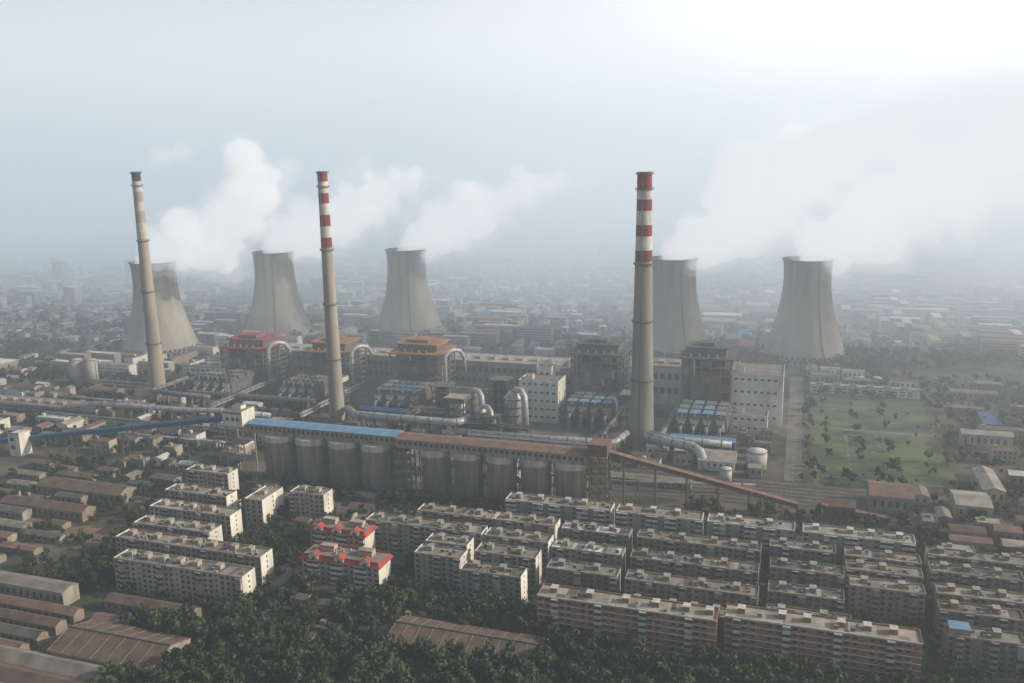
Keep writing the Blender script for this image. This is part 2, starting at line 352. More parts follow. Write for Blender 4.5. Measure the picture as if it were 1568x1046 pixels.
# ------------------------------------------------------------------ coal silos
b=MB()
for s0,n,sp in [(-329,4,24.5),(-215,5,22.2)]:
    for i in range(n):
        x=s0+i*sp;r=sp/2-1.6
        b.tube([(x,485,0),(x,485,28),(x,485,28.01),(x,485,32)],[r,r,r+.7,r+.7],'concrete_silo',n=36)
        b.tube([(x-r-.1,481,2),(x-r-.1,481,30)],.35,'steel_grey',n=5)
        for a in(-110,-70): b.beam((x+(r+.1)*math.cos(RAD(a)),485+(r+.1)*math.sin(RAD(a)),0),(x+(r+.1)*math.cos(RAD(a)),485+(r+.1)*math.sin(RAD(a)),28),.3,'concrete_dark')
        b.box(x-2,x+2,485-r-.4,485-r+1,0,4,'steel_dark')
occ(-345,-112,472,500)
ob=b.build("coal_silo_row")
for p in ob.data.polygons: p.use_smooth=len(p.vertices)==4 and p.area>20
def gallery(name,s0,s1,t0,t1,z0,z1,wall,roof):
    b=MB();b.box(s0,s1,t0,t1,z0,z1,wall);tm=(t0+t1)/2
    b.quad([(s0-.5,t0-.6,z1+.02),(s1+.5,t0-.6,z1+.02),(s1+.5,tm,z1+1.6),(s0-.5,tm,z1+1.6)],roof)
    b.quad([(s0-.5,tm,z1+1.6),(s1+.5,tm,z1+1.6),(s1+.5,t1+.6,z1+.02),(s0-.5,t1+.6,z1+.02)],roof)
    b.quad([(s1,t0,z1),(s1,t1,z1),(s1,tm,z1+1.5)],wall);b.quad([(s0,t1,z1),(s0,t0,z1),(s0,tm,z1+1.5)],wall)
    x=s0+2
    while x<s1-3: b.box(x,x+2,t0-.05,t0,z0+(z1-z0)*.4,z0+(z1-z0)*.75,'glass');x+=3.6
    x=s0
    while x<s1: b.box(x,x+.5,t0-.2,t0-.003,z0,z1,'steel_grey');x+=7.2
    return b.build(name)
gallery("conveyor_gallery",-350,-240,479,492,32.02,38.5,'wall_grey','roof_lightblue')
gallery("conveyor_gallery",-239,-115,477,491,32.02,38,'wall_grey','roof_tile')
def frame_tower(x0,x1,y0,y1,h,st,fl=4,skin=None,roof=None,nx=2,ny=2):
    b=MB()
    for i in range(nx+1):
        for j in range(ny+1):
            x=x0+(x1-x0)*i/nx;y=y0+(y1-y0)*j/ny;b.box(x-.35,x+.35,y-.35,y+.35,0,h-.02,st)
    for k in range(1,fl+1):
        z=h*k/fl;b.box(x0-.5,x1+.5,y0-.5,y1+.5,z-.5,z-.15,'steel_grey')
    for k in range(fl):
        z=h*k/fl;z2=h*(k+1)/fl
        for i in range(nx): b.beam((x0+(x1-x0)*i/nx,y0-.3,z),(x0+(x1-x0)*(i+1)/nx,y0-.3,z2),.3,st)
        b.beam((x1+.3,y0,z),(x1+.3,y1,z2),.3,st)
    if skin: b.box(x0-.8,x1+.8,y0-.8,y1+.8,h,h+skin[1],skin[0],roof)
    occ(x0,x1,y0,y1)
    return b
frame_tower(-244,-232,476,490,30,'steel_grey',5,None).build("steel_stair_tower")
frame_tower(-113,-103,478,490,38,'steel_rust',6,('steel_rust',7),'roof_tile').build("conveyor_head_tower")
b=frame_tower(-368,-354,478,491,36,'concrete',3,('wall_white',11),'roof_grey',1,1)
for x in(-366,-361.5,-358):b.box(x,x+2,477,477.2,40,42.5,'glass')
b.box(-368,-354,477.1,477.2,45,46,'roof_tile')
b.box(-364,-357,482,488,47.003,49.5,'wall_white','roof_tile');b.build("transfer_tower")
def conveyor(name,p,q,w,h,wall,roof,nsup=6,k='steel_rust'):
    p=Vector(p);q=Vector(q);b=MB();d=(q-p);hd=Vector((d.x,d.y,0)).normalized();n=Vector((-hd.y,hd.x,0))*w/2;u=Vector((0,0,h))
    A=[p-n,p+n,q+n,q-n];t=lambda v:(v.x,v.y,v.z)
    b.quad([t(A[0]),t(A[3]),t(A[3]+u),t(A[0]+u)],wall);b.quad([t(A[2]),t(A[1]),t(A[1]+u),t(A[2]+u)],wall)
    b.quad([t(A[0]),t(A[1]),t(A[2]),t(A[3])],wall);b.quad([t(A[3]),t(A[2]),t(A[2]+u),t(A[3]+u)],wall);b.quad([t(A[1]),t(A[0]),t(A[0]+u),t(A[1]+u)],wall)
    e=n*1.12;c=u+Vector((0,0,.9))
    b.quad([t(p-e+u*1.0),t(q-e+u),t(q+c),t(p+c)],roof);b.quad([t(p+c),t(q+c),t(q+e+u),t(p+e+u)],roof)
    m=int(d.length/4);sd=-1 if n.y>0 else 1
    for i in range(m):
        c0=p.lerp(q,(i+.3)/m)+n*1.01*sd;c1=p.lerp(q,(i+.75)/m)+n*1.01*sd
        b.quad([t(c0+u*.4),t(c1+u*.4),t(c1+u*.75),t(c0+u*.75)],'glass')
    for i in range(nsup):
        c=p.lerp(q,(i+.5)/nsup)
        if c.z>3:
            for sg in(-1,1): b.beam(t(c+n*sg*.9),(c.x+n.x*sg*1.5,c.y+n.y*sg*1.5,0),.5,k)
            b.beam((c.x+n.x*1.2,c.y+n.y*1.2,c.z*.5),(c.x-n.x*1.2,c.y-n.y*1.2,c.z*.5),.35,k)
    b.build(name)
conveyor("inclined_conveyor",(-368,484,38),(-600,480,1),4.5,3,'roof_blue','roof_blue',9,'steel_grey')
conveyor("inclined_conveyor",(-103,484,37),(5,517,3),5,3,'steel_rust','roof_tile',6)
conveyor("inclined_conveyor",(18,508,8),(56,514,1),4,2.6,'steel_rust','roof_tile',2)
# ------------------------------------------------------------------ boiler houses
def boiler(s0,s1,t0,t1,h,roof,seed):
    r=random.Random(seed);b=MB();occ(s0,s1,t0,t1)
    b.box(s0+5,s1-5,t0+5,t1-3,8,h-3,'steel_dark')
    b.box(s0+8,s1-8,t0+2,t0+5,h*.35,h*.8,'steel_grey')
    nx=5;fl=8
    for i in range(nx+1):
        x=s0+(s1-s0)*i/nx
        for y in (t0,t0+(t1-t0)/3,t0+(t1-t0)*2/3,t1): b.box(x-.6,x+.6,y-.6,y+.6,0,h,'steel_grey')
    for k in range(1,fl+1):
        z=h*k/fl
        b.box(s0-.7,s1+.7,t0-.7,t0+5,z-.6,z-.1,'steel_grey');b.box(s1-5,s1+.7,t0+5.01,t1,z-.6,z-.1,'steel_grey');b.box(s0-.7,s0+5,t0+5.01,t1,z-.6,z-.1,'steel_grey')
    for i in range(nx):
        for k in range(fl):
            xa=s0+(s1-s0)*i/nx;xb=s0+(s1-s0)*(i+1)/nx;za=h*k/fl;zb=h*(k+1)/fl;q=r.random()
            if q<.2: b.box(xa+.6,xb-.6,t0-.2,t0,za,zb-.6,'concrete_dark')
            elif q<.3: b.box(xa+.6,xb-.6,t0-.2,t0,za,zb-.6,'steel_rust')
            elif q<.5: b.beam((xa,t0-.7,za),(xb,t0-.7,zb),.35,'steel_grey')
            elif q<.6: b.tube([(xa+2,t0-1,za),(xa+2,t0-1,zb)],.7,'pipe_silver',n=8)
    b.box(s0-2,s1+2,t0-2,t1+2,h,h+1.2,roof)
    b.box(s0+4,s1-4,t0+8,t1-6,h+1.2,h+7,'steel_grey');b.box(s0+2,s1-2,t0+6,t1-4,h+7,h+8.2,roof)
    b.box(s0+12,s1-14,t0+12,t1-12,h+8.2,h+11,'steel_grey',roof)
    for i in range(5): b.tube([(s0+6+i*7,t0+3,h+1.2),(s0+6+i*7,t0+3,h+3.5)],.8,'trim_pale',n=8)
    b.build("boiler_house")
boiler(-526,-480,688,728,38,'roof_red',1);boiler(-434,-392,688,728,39,'roof_orange',2);boiler(-346,-300,688,728,42,'roof_orange',3)
boiler(-178,-136,688,724,50,'roof_slate',4);boiler(-86,-48,686,722,52,'roof_slate',5)
for x,h in [(-472,44),(-384,45),(-292,46),(-128,50)]:
    b=MB();b.tube([(x,686,0),(x,686,h-6),(x+.8,687,h-2.5),(x+3,690,h),(x+6,694,h+1),(x+9,700,h-1),(x+10,706,h-8),(x+10,708,h-22)],1.8,'pipe_silver',n=14)
    b.tube([(x-5,690,0),(x-5,690,h*.7)],1.0,'pipe_grey',n=10)
    for z in range(6,int(h)-6,6): b.box(x-3.2,x+3.2,683.2,684,z,z+.4,'steel_grey')
    b.build("flue_duct",True)
def hall(s0,s1,t0,t1,h,wall,roof,name="turbine_hall"):
    b=MB();b.box(s0,s1,t0,t1,0,h,wall,roof);occ(s0,s1,t0,t1)
    b.box(s0-.3,s1+.3,t0-.3,t0,h-.02,h+1.2,'trim_pale');b.box(s1,s1+.3,t0,t1,h-.02,h+1.2,'trim_white')
    x=s0+2
    while x<s1-5:
        for z in (h*.3,h*.68): b.box(x,x+4,t0-.06,t0,z,z+h*.16,'glass')
        x+=6
    for i in range(int((s1-s0)/14)): b.box(s0+5+i*14,s0+11+i*14,t0+(t1-t0)*.4,t0+(t1-t0)*.6,h+.003,h+2,'trim_pale')
    return b.build(name)
hall(-545,-200,734,770,27,'wall_grey','roof_pale');hall(-190,-46,730,766,33,'wall_white','roof_grey')
hall(-575,-530,700,724,14,'wall_white','roof_pale',"plant_building");hall(-212,-178,700,724,30,'wall_cream','roof_pale',"plant_building")
def wbox(s0,s1,t0,t1,h,rows,name="white_plant_building"):
    b=MB();occ(s0,s1,t0,t1);b.box(s0,s1,t0,t1,0,h,'wall_white','roof_grey')
    b.box(s0-.1,s1+.1,t0-.2,t0+.2,h,h+1,'wall_white');b.box(s1-.3,s1+.1,t0+.2,t1,h,h+1,'wall_white');b.box(s0-.1,s0+.3,t0+.2,t1,h,h+1,'wall_white')
    for k in range(rows):
        z=h*(k+.55)/rows;x=s0+3
        while x<s1-4: b.box(x,x+2.6,t0-.05,t0,z,z+1.7,'glass');x+=5
        y=t0+4
        while y<t1-4: b.box(s1,s1+.05,y,y+1.5,z,z+1.4,'glass');y+=9
    b.box(s0+4,s0+10,t0+6,t0+12,h+.003,h+4,'wall_white','roof_grey')
    b.build(name)
wbox(-48,-8,688,728,41,4);wbox(-46,-18,664,680,14,2);wbox(-213,-180,652,676,34,5);wbox(-205,-192,676.1,690,40,3)
def precip(s0,s1,t0,t1,roofk,name="electrostatic_precipitator"):
    b=MB();occ(s0,s1,t0,t1);h0,h1=8,19
    n=int((s1-s0)/9);m=max(2,int((t1-t0)/11))
    b.box(s0,s1,t0,t1,h0,h1,'steel_grey','concrete_dark')
    for i in range(n):
        for j in range(m):
            xa=s0+(s1-s0)*i/n;xb=s0+(s1-s0)*(i+1)/n;ya=t0+(t1-t0)*j/m;yb=t0+(t1-t0)*(j+1)/m;xm=(xa+xb)/2;ym=(ya+yb)/2
            B=[(xa,ya,h0),(xb,ya,h0),(xb,yb,h0),(xa,yb,h0)];C=[(xm-.7,ym-.7,3),(xm+.7,ym-.7,3),(xm+.7,ym+.7,3),(xm-.7,ym+.7,3)]
            for q in range(4): b.quad([C[q],C[(q+1)%4],B[(q+1)%4],B[q]],'steel_dark')
            b.box(xa-.3,xa+.3,ya-.3,ya+.3,0,h0,'steel_grey')
            b.box(xa+1,xb-1,ya+1.5,yb-1.5,h1+.003,h1+2.6,'steel_grey',roofk if (j==0 or (i+j)%3==0) else rnd.choice(['steel_grey','pipe_grey']))
            b.tube([(xm,ya+.8,h1),(xm,ya+.8,h1+3.4)],.6,'trim_pale',n=8)
    for i in range(n):
        xa=s0+(s1-s0)*i/n+1;xb=s0+(s1-s0)*(i+1)/n-1;xm=(xa+xb)/2
        B=[(xa,t0,h0+1),(xb,t0,h0+1),(xb,t0,h1-1),(xa,t0,h1-1)];C=[(xm-1.5,t0-5,h0+3),(xm+1.5,t0-5,h0+3),(xm+1.5,t0-5,h0+7),(xm-1.5,t0-5,h0+7)]
        for q in range(4): b.quad([C[q],C[(q+1)%4],B[(q+1)%4],B[q]],'pipe_grey')
        b.tube([(xm,t0-5,h0+5),(xm,t0-8,h0+3),(xm,t0-9,0)],1.4,'pipe_grey',n=10)
    b.build(name)
precip(-340,-296,640,676,'roof_blue');precip(-172,-134,645,680,'roof_lightblue');precip(-84,-46,635,675,'roof_lightblue')
precip(-432,-394,640,676,'steel_dark');precip(-522,-482,640,676,'steel_dark')
def shed(s0,s1,t0,t1,h,rh,wall,roof,axis='x',name="shed",ribs=0):
    b=MB();b.gable(s0,s1,t0,t1,h,rh,wall,roof,axis);occ(s0,s1,t0,t1)
    if axis=='x':
        x=s0+2
        while x<s1-2: b.box(x,x+1.6,t0-.05,t0,h*.4,h*.75,'glass');x+=4.2
        if ribs:
            for i in range(ribs+1):
                x=s0+(s1-s0)*i/ribs;tm=(t0+t1)/2
                b.beam((x,t0-.4,h+.1),(x,tm,h+rh+.18),.2,'roof_grey');b.beam((x,tm,h+rh+.18),(x,t1+.4,h+.1),.2,'roof_grey')
            b.box(s0,s1,(t0+t1)/2-.4,(t0+t1)/2+.4,h+rh-.1,h+rh+.5,'roof_dark')
    else:
        for q in range(max(1,int((s1-s0)/4))): b.box(s0+1+q*4,s0+2.6+q*4,t0-.05,t0,h*.4,h*.75,'glass')
    return b.build(name)
shed(-344,-300,622,630,9,2,'roof_blue','roof_blue',name="blue_pipe_shed");shed(-84,-38,612,622,9,2,'roof_blue','roof_lightblue',name="blue_pipe_shed")
def pipe(name,pts,r,k='pipe_silver',sup=14):
    b=MB();b.tube(pts,r,k,n=14)
    for i in range(len(pts)-1):
        p=Vector(pts[i]);q=Vector(pts[i+1]);d=(q-p).length
        if abs(p.z-q.z)<2 and p.z-r>1:
            n=int(d/sup)+1
            for j in range(n):
                c=p.lerp(q,(j+.5)/n);b.box(c.x-.4,c.x+.4,c.y-r*.8,c.y+r*.8,0,c.z-r*.8,'steel_grey')
                b.tube([c-(q-p).normalized()*.3,c+(q-p).normalized()*.3],r+.2,'steel_grey',n=14)
    b.build(name,True)
pipe("flue_gas_pipe",[(-600,560,8),(-565,567,13),(-470,570,13),(-452,575,13),(-400,577,12)],2.2)
pipe("flue_gas_pipe",[(-352,617,10),(-338,602,11),(-334,597,12),(-250,596,12),(-244,601,12),(-242,612,12)],3.2)
pipe("flue_gas_pipe",[(-240,586,9),(-175,586,9),(-120,588,10),(-116,612,10)],2.4)
pipe("flue_gas_pipe",[(-100,606,11),(-84,596,11),(-66,590,11),(-60,584,10),(-56,578,4),(-54,576,0)],3.4)
pipe("flue_gas_pipe",[(-99,616,10),(-80,606,10),(-40,604,10)],2.4)
pipe("steam_pipe",[(-560,520,6),(-380,524,6)],1.0,'pipe_silver',20);pipe("steam_pipe",[(-700,600,5),(-560,602,5)],1.3,'pipe_grey',20)
pipe("steam_pipe",[(-220,560,7),(-120,562,7)],1.0);pipe("steam_pipe",[(-545,660,14),(-545,610,14),(-480,606,14)],2,'pipe_grey')
pipe("steam_pipe",[(-230,520,6),(-100,524,6),(-20,540,6)],.9,'pipe_grey',20)
def rack(x0,x1,y0,y1,z):
    b=MB();ln=math.hypot(x1-x0,y1-y0);n=int(ln/9)+1;dx,dy=(x1-x0)/ln,(y1-y0)/ln
    for i in range(n+1):
        f=i/n;x=x0+(x1-x0)*f;y=y0+(y1-y0)*f
        for s in(-2.6,2.6): b.beam((x-dy*s,y+dx*s,0),(x-dy*s,y+dx*s,z+2.6),.35,'steel_grey')
        for q in(0,2.4): b.beam((x+dy*2.8,y-dx*2.8,z+q),(x-dy*2.8,y+dx*2.8,z+q),.35,'steel_grey')
    for q in(0,2.4):
        for s in(-2,-.9,.4,1.7):
            r=rnd.uniform(.2,.55);b.tube([(x0-dy*s,y0+dx*s,z+q+.3+r),(x1-dy*s,y1+dx*s,z+q+.3+r)],r,rnd.choice(['pipe_silver','pipe_grey','steel_rust']),n=8)
    b.build("pipe_rack")
for a in [(-300,-270,632,632,8),(-292,-292,600,690,9),(-230,-118,578,578,7),(-262,-190,604,604,8),(-380,-380,590,690,8),(-470,-470,590,690,8),(-520,-390,628,628,9),(-132,-132,600,690,8),(-90,-90,600,690,8),(-300,-190,690,690,11),(-600,-380,545,545,6),(-640,-560,640,640,8)]: rack(*a)
def absorber(x,y,r,h,top='pipe_silver'):
    b=MB();occ(x-r-8,x+r+10,y-r-3,y+r+3)
    b.tube([(x,y,0),(x,y,h*.55),(x,y,h*.62),(x,y,h*.85),(x,y,h*.95),(x,y,h)],[r,r,r*1.1,r*1.1,r*.7,r*.35],top,n=28)
    for z in (.2,.4,.6,.8): b.tube([(x,y,h*z),(x,y,h*z+.01),(x,y,h*z+.5),(x,y,h*z+.51)],[r,r*1.3,r*1.3,r],'steel_grey',n=28,cap=False)
    b.tube([(x,y,h*.9),(x+3,y-2,h*1.05),(x+8,y-4,h*1.05),(x+11,y-6,h*.92),(x+12,y-7,h*.6),(x+12,y-7,4)],r*.42,'pipe_silver',n=12)
    for i in range(6):
        a=i*math.pi/3;b.beam((x+r*1.4*math.cos(a),y+r*1.4*math.sin(a),0),(x+r*1.4*math.cos(a),y+r*1.4*math.sin(a),h*.85),.35,'steel_grey')
    b.build("desulphurisation_absorber",True)
absorber(-210,628,6.5,32);absorber(-250,640,5.5,26,'pipe_grey');absorber(-232,612,4.5,22)
b=frame_tower(-262,-246,612,626,24,'steel_grey',4,('steel_grey',3),'roof_pale');b.box(-259,-249,615,623,2,22,'wall_white');b.build("process_frame")
b=frame_tower(-238,-222,650,664,34,'steel_grey',5,None);b.box(-235,-226,652,662,4,31,'steel_dark');b.build("process_frame")
b=frame_tower(-226,-214,600,610,18,'steel_grey',3,None);b.tube([(-220,605,0),(-220,605,17)],4,'pipe_silver',n=16);b.build("process_frame")
b=frame_tower(-285,-270,640,655,28,'steel_grey',5,None);b.box(-282,-274,643,652,4,26,'steel_dark');b.build("process_frame")
b=frame_tower(-382,-372,640,655,24,'steel_grey',4,('wall_white',4),'roof_grey');b.build("process_frame")
b=frame_tower(-128,-118,645,660,26,'steel_grey',4,('roof_blue',4),'roof_grey');b.build("process_frame")
def tank(x,y,r,h,k='roof_white',name="storage_tank"):
    b=MB();occ(x-r,x+r,y-r,y+r);b.tube([(x,y,0),(x,y,h),(x,y,h+r*.22)],[r,r,.3],k,n=28)
    b.tube([(x,y,h-.3),(x,y,h-.29),(x,y,h+.1),(x,y,h+.11)],[r,r+.3,r+.3,r],'steel_grey',n=28,cap=False)
    b.beam((x+r+.2,y-.5,0),(x+r+.2,y-.5,h),.4,'steel_grey');ob=b.build(name,False)
    for p in ob.data.polygons:p.use_smooth=len(p.vertices)==4
tank(-22,590,7,12);tank(-672,655,6,26,'concrete','storage_silo');tank(-657,658,6,26,'concrete','storage_silo');tank(-686,664,5,18,'concrete','storage_silo')
for i in range(5): tank(-505+i*13,600,4,7,'pipe_grey')
for i in range(4): tank(-440+i*12,606,4,8,'pipe_grey')
tank(58,850,5,5,'trim_white');tank(73,852,5,5,'trim_white');tank(-40,560,4,8);tank(-596,690,5,12,'concrete','storage_silo')
hall(14,104,800,812,7,'wall_white','roof_pale',"long_office")
shed(46,70,528,553,11,3,'wall_grey','roof_tile','x',"workshop");shed(20,37,507,520,10,2.5,'steel_rust','roof_brown','x',"workshop")
shed(93,112,531,556,9,2,'wall_cream','roof_pale','x',"workshop");shed(112,124,560,600,9,2,'wall_cream','roof_pale','y',"workshop")
shed(-60,-36,575,600,7,2,'wall_white','roof_pale','x',"workshop");shed(-120,-60,535,545,4,1.2,'wall_grey','roof_grey','x',"platform_shed")
shed(-164,-96,308,330,6,3,'wall_grey','roof_brown','x',"corrugated_shed",ribs=11);shed(-300,-246,258,284,7,4,'wall_grey','roof_brown','x',"warehouse",ribs=7)
for i in range(3): shed(-330,-262,226+i*11,236+i*11,5,2.6,'wall_grey','roof_brown' if i%2 else 'roof_grey','x',"warehouse")
shed(-400,-333,299,309,8,1.5,'wall_grey','roof_grey','x',"warehouse");shed(-469,-402,412,428,7,3,'wall_brown','roof_brown','x',"warehouse")
shed(-470,-405,385,396,6,2.5,'wall_brown','roof_brown','x',"warehouse")
shed(-312,-262,303,311,5,2,'wall_brown','roof_brown','x',"warehouse");shed(-306,-286,288,295,4,1.6,'wall_brown','roof_tile','x',"row_house")
for i in range(5): shed(-375+i*1.5,-316,246+i*10.5,252.5+i*10.5,4.5,2,'wall_brown',['roof_brown','roof_tile','roof_dark'][i%3],'x',"row_house")
hall(-700,-560,560,585,8,'wall_grey','roof_grey',"workshop_hall");hall(-650,-610,500,520,10,'wall_white','roof_pale',"workshop_hall");hall(-556,-545,470,480,17,'wall_white','roof_white',"pump_house")
def scatter(n,x0,x1,y0,y1,names,walls,roofs,ls,ds,hs,seed,gap=2,gab=.6):
    r=random.Random(seed);c=0;tr=0
    while c<n and tr<n*30:
        tr+=1;L_=r.uniform(*ls);d=r.uniform(*ds);x=r.uniform(x0,x1-L_);y=round(r.uniform(y0,y1-d)/4)*4
        if r.random()<.15: L_,d=d,L_
        if not free(x,x+L_,y,y+d,gap): continue
        h=r.uniform(*hs);nm=r.choice(names);c+=1
        if r.random()<gab: shed(x,x+L_,y,y+d,h,min(d,L_)*.16,r.choice(walls),r.choice(roofs),'x' if L_>d else 'y',nm)
        else:
            b=MB();occ(x,x+L_,y,y+d);w=r.choice(walls);b.box(x,x+L_,y,y+d,0,h,w,r.choice(roofs))
            b.box(x-.1,x+L_+.1,y-.2,y+.15,h,h+.6,w);b.box(x+L_-.2,x+L_+.1,y+.15,y+d,h,h+.6,w)
            for f in range(max(1,int(h/3.2))):
                q=x+1.2
                while q<x+L_-2: b.box(q,q+1.5,y-.04,y,f*3.2+1,f*3.2+2.3,'glass');q+=3.1
            b.box(x+2,x+4.5,y+d*.5,y+d*.5+2,h+.003,h+1.8,w);b.build(nm)
GW=['wall_white','wall_grey','wall_cream','wall_brown'];GR=['roof_grey','roof_pale','roof_brown','roof_tile','roof_white','roof_dark']
scatter(50,-720,-370,490,640,["plant_shed","pump_house","plant_office"],GW,GR,(10,34),(7,12),(4,10),31)
scatter(30,-345,-120,505,600,["plant_shed","plant_office"],GW,GR,(8,26),(6,10),(4,8),32)
scatter(14,-110,-8,565,660,["plant_shed"],GW,GR,(8,20),(6,9),(4,8),33)
scatter(36,110,260,560,860,["workshop","office_building"],GW,GR+['roof_blue'],(14,40),(8,14),(5,11),34)
scatter(8,10,108,828,870,["plant_office"],GW,GR,(12,26),(7,10),(5,11),41)
scatter(26,70,190,455,560,["workshop","row_house"],GW[1:],GR[:4],(12,26),(7,10),(4,9),35)
scatter(36,-520,-385,290,470,["row_house"],['wall_brown','wall_grey'],['roof_brown','roof_dark','roof_tile','roof_grey'],(12,36),(6,8),(3,5.5),36,1.5,.8)
scatter(20,-350,-240,410,470,["row_house"],['wall_brown','wall_grey','wall_cream'],['roof_brown','roof_dark','roof_grey'],(8,22),(6,8),(3,7),37)
scatter(12,-250,-150,300,350,["row_house"],['wall_brown','wall_grey'],['roof_brown','roof_dark'],(10,22),(5,7),(3,4),38)
scatter(12,-460,-390,470,488,["row_house"],GW,GR,(8,16),(6,8),(3,6),39)
scatter(40,-760,-540,690,900,["office_building","workshop"],GW,GR,(20,50),(9,12),(9,16),40,4,.1)
# ------------------------------------------------------------------ ground, roads
m=bpy.data.materials.new("ground");m.use_nodes=True;M["ground"]=m;nt=m.node_tree;N=nt.nodes;L=nt.links
geo=N.new("ShaderNodeNewGeometry");bs=N["Principled BSDF"];bs.inputs["Roughness"].default_value=1;bs.inputs["Specular IOR Level"].default_value=.1
n1=N.new("ShaderNodeTexNoise");n1.inputs["Scale"].default_value=.018;n1.inputs["Detail"].default_value=8;n1.inputs["Roughness"].default_value=.65;L.new(geo.outputs[0],n1.inputs[0])
cr=N.new("ShaderNodeValToRGB");L.new(n1.outputs[0],cr.inputs[0]);e=cr.color_ramp.elements
e[0].position=.36;e[0].color=(.032,.04,.022,1);e[1].position=.66;e[1].color=(.18,.15,.118,1)
q=e.new(.46);q.color=(.058,.062,.037,1);q=e.new(.53);q.color=(.122,.104,.082,1)
vo=N.new("ShaderNodeTexVoronoi");vo.inputs["Scale"].default_value=.03;vo.distance='CHEBYCHEV';L.new(geo.outputs[0],vo.inputs[0])
hs=N.new("ShaderNodeMix");hs.data_type='RGBA';hs.blend_type='MULTIPLY';hs.inputs[0].default_value=.6;L.new(cr.outputs[0],hs.inputs[6])
vr=N.new("ShaderNodeMapRange");L.new(vo.outputs["Color"],vr.inputs[0]);vr.inputs[3].default_value=.5;vr.inputs[4].default_value=1.4
L.new(vr.outputs[0],hs.inputs[7]);L.new(hs.outputs[2],bs.inputs["Base Color"])
b=MB();b.quad([(-40000,-5000,0),(40000,-5000,0),(40000,50000,0),(-40000,50000,0)],"ground");b.build("ground",origin=(0,0,0))
def sheet(name,x0,x1,y0,y1,z,k):
    b=MB();b.quad([(x0,y0,z),(x1,y0,z),(x1,y1,z),(x0,y1,z)],k);return b.build(name)
sheet("lawn",14,104,574,798,.01,'grass');sheet("paving",-345,-112,502,572,.008,'concrete_paving');sheet("paving",-340,-30,576,690,.008,'concrete_paving')
sheet("earth_field",-440,-378,366,382,.012,'earth');sheet("rail_yard",-110,260,518,566,.012,'ballast')
b=MB()
for i in range(7):
    y=522+i*6.3
    for dy in(-.75,.75): b.box(-110,260,y+dy-.1,y+dy+.1,.13,.3,'rail')
    for k in range(120): b.box(-110+k*3,-109+k*3,y-1.3,y+1.3,.014,.12,'concrete_dark')
b.build("railway_tracks")
def road(name,x0,x1,y0,y1,k='asphalt'):
    b=MB();b.quad([(x0,y0,.02),(x1,y0,.02),(x1,y1,.02),(x0,y1,.02)],k)
    if x1-x0>y1-y0:
        for y in(y0-1.5,y1): b.box(x0,x1,y,y+1.5,0,.14,'concrete_paving')
        x=x0
        while x<x1: b.quad([(x,(y0+y1)/2-.08,.026),(x+3,(y0+y1)/2-.08,.026),(x+3,(y0+y1)/2+.08,.026),(x,(y0+y1)/2+.08,.026)],'paint');x+=8
    else:
        for x in(x0-1.5,x1): b.box(x,x+1.5,y0,y1,0,.14,'concrete_paving')
        y=y0
        while y<y1: b.quad([((x0+x1)/2-.08,y,.026),((x0+x1)/2+.08,y,.026),((x0+x1)/2+.08,y+3,.026),((x0+x1)/2-.08,y+3,.026)],'paint');y+=8
    b.build(name)
road("road",-2,6,568,860,'concrete_paving');road("road",-243,-237,300,470);road("road",-115,-110,352,448);road("road",-480,-335,287,293)
road("road",-186,-180,340,420);road("road",14,104,692,697,'concrete_paving')
for x,y,w,d in [(30,600,10,3),(55,640,8,8),(30,680,20,3),(70,720,12,3),(38,612,2,70),(60,655,2,36),(20,584,80,2),(24,750,70,2)]: sheet("path",x,x+w,y,y+d,.015,'concrete_paving')
b=MB();b.box(-1298,-1284,800,3200,7,8.2,'concrete');b.box(-1298,-1297.5,800,3200,8.2,9.2,'trim_white');b.box(-1284.5,-1284,800,3200,8.2,9.2,'trim_white')
for k in range(80): b.box(-1294,-1288,815+k*30,817+k*30,0,7,'concrete')
b.build("viaduct")
# ------------------------------------------------------------------ trees
def tree_proto(seed,nleaf,limbs=3):
    r=np.random.RandomState(seed);V=[];F=[];Mi=[]
    def tube(p,q,a,c,n=5):
        s=len(V)
        for P,R in((p,a),(q,c)):
            for i in range(n):
                t=2*math.pi*i/n;V.append((P[0]+R*math.cos(t),P[1]+R*math.sin(t),P[2]))
        for i in range(n): F.append((s+i,s+(i+1)%n,s+n+(i+1)%n,s+n+i));Mi.append(3)
    tube((0,0,0),(0,0,.45),.03,.02)
    lobes=[];nl=r.randint(5,9)
    for i in range(nl):
        a=r.uniform(0,6.28);d=r.uniform(.08,.3);z=r.uniform(.42,.85);lobes.append((d*math.cos(a),d*math.sin(a),z,r.uniform(.12,.22)))
        if i<limbs: tube((0,0,.35),(d*math.cos(a),d*math.sin(a),z),.014,.006,4)
    for i in range(nleaf):
        l=lobes[r.randint(nl)];v=r.normal(size=3);v/=np.linalg.norm(v);rr=l[3]*r.uniform(.55,1.08)
        c=np.array(l[:3])+v*rr*np.array([1,1,.8]);sz=r.uniform(.035,.08)*(1 if nleaf>100 else 1.9)
        nrm=v+r.normal(size=3)*.5;nrm/=np.linalg.norm(nrm);u=np.cross(nrm,[0.1,.2,1]);u/=np.linalg.norm(u);w=np.cross(nrm,u)
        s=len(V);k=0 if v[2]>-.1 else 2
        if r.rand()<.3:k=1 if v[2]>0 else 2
        for j in range(4):
            t=j*math.pi/2+r.uniform(-.4,.4);V.append(tuple(c+sz*r.uniform(.7,1.3)*(u*math.cos(t)+w*math.sin(t))))
        F.append((s,s+1,s+2,s+3));Mi.append(k)
    return np.array(V),np.array(F),np.array(Mi)
NEAR=[tree_proto(i,260) for i in range(6)];MID=[tree_proto(20+i,70,1) for i in range(5)];FAR=[tree_proto(40+i,18,0) for i in range(4)]
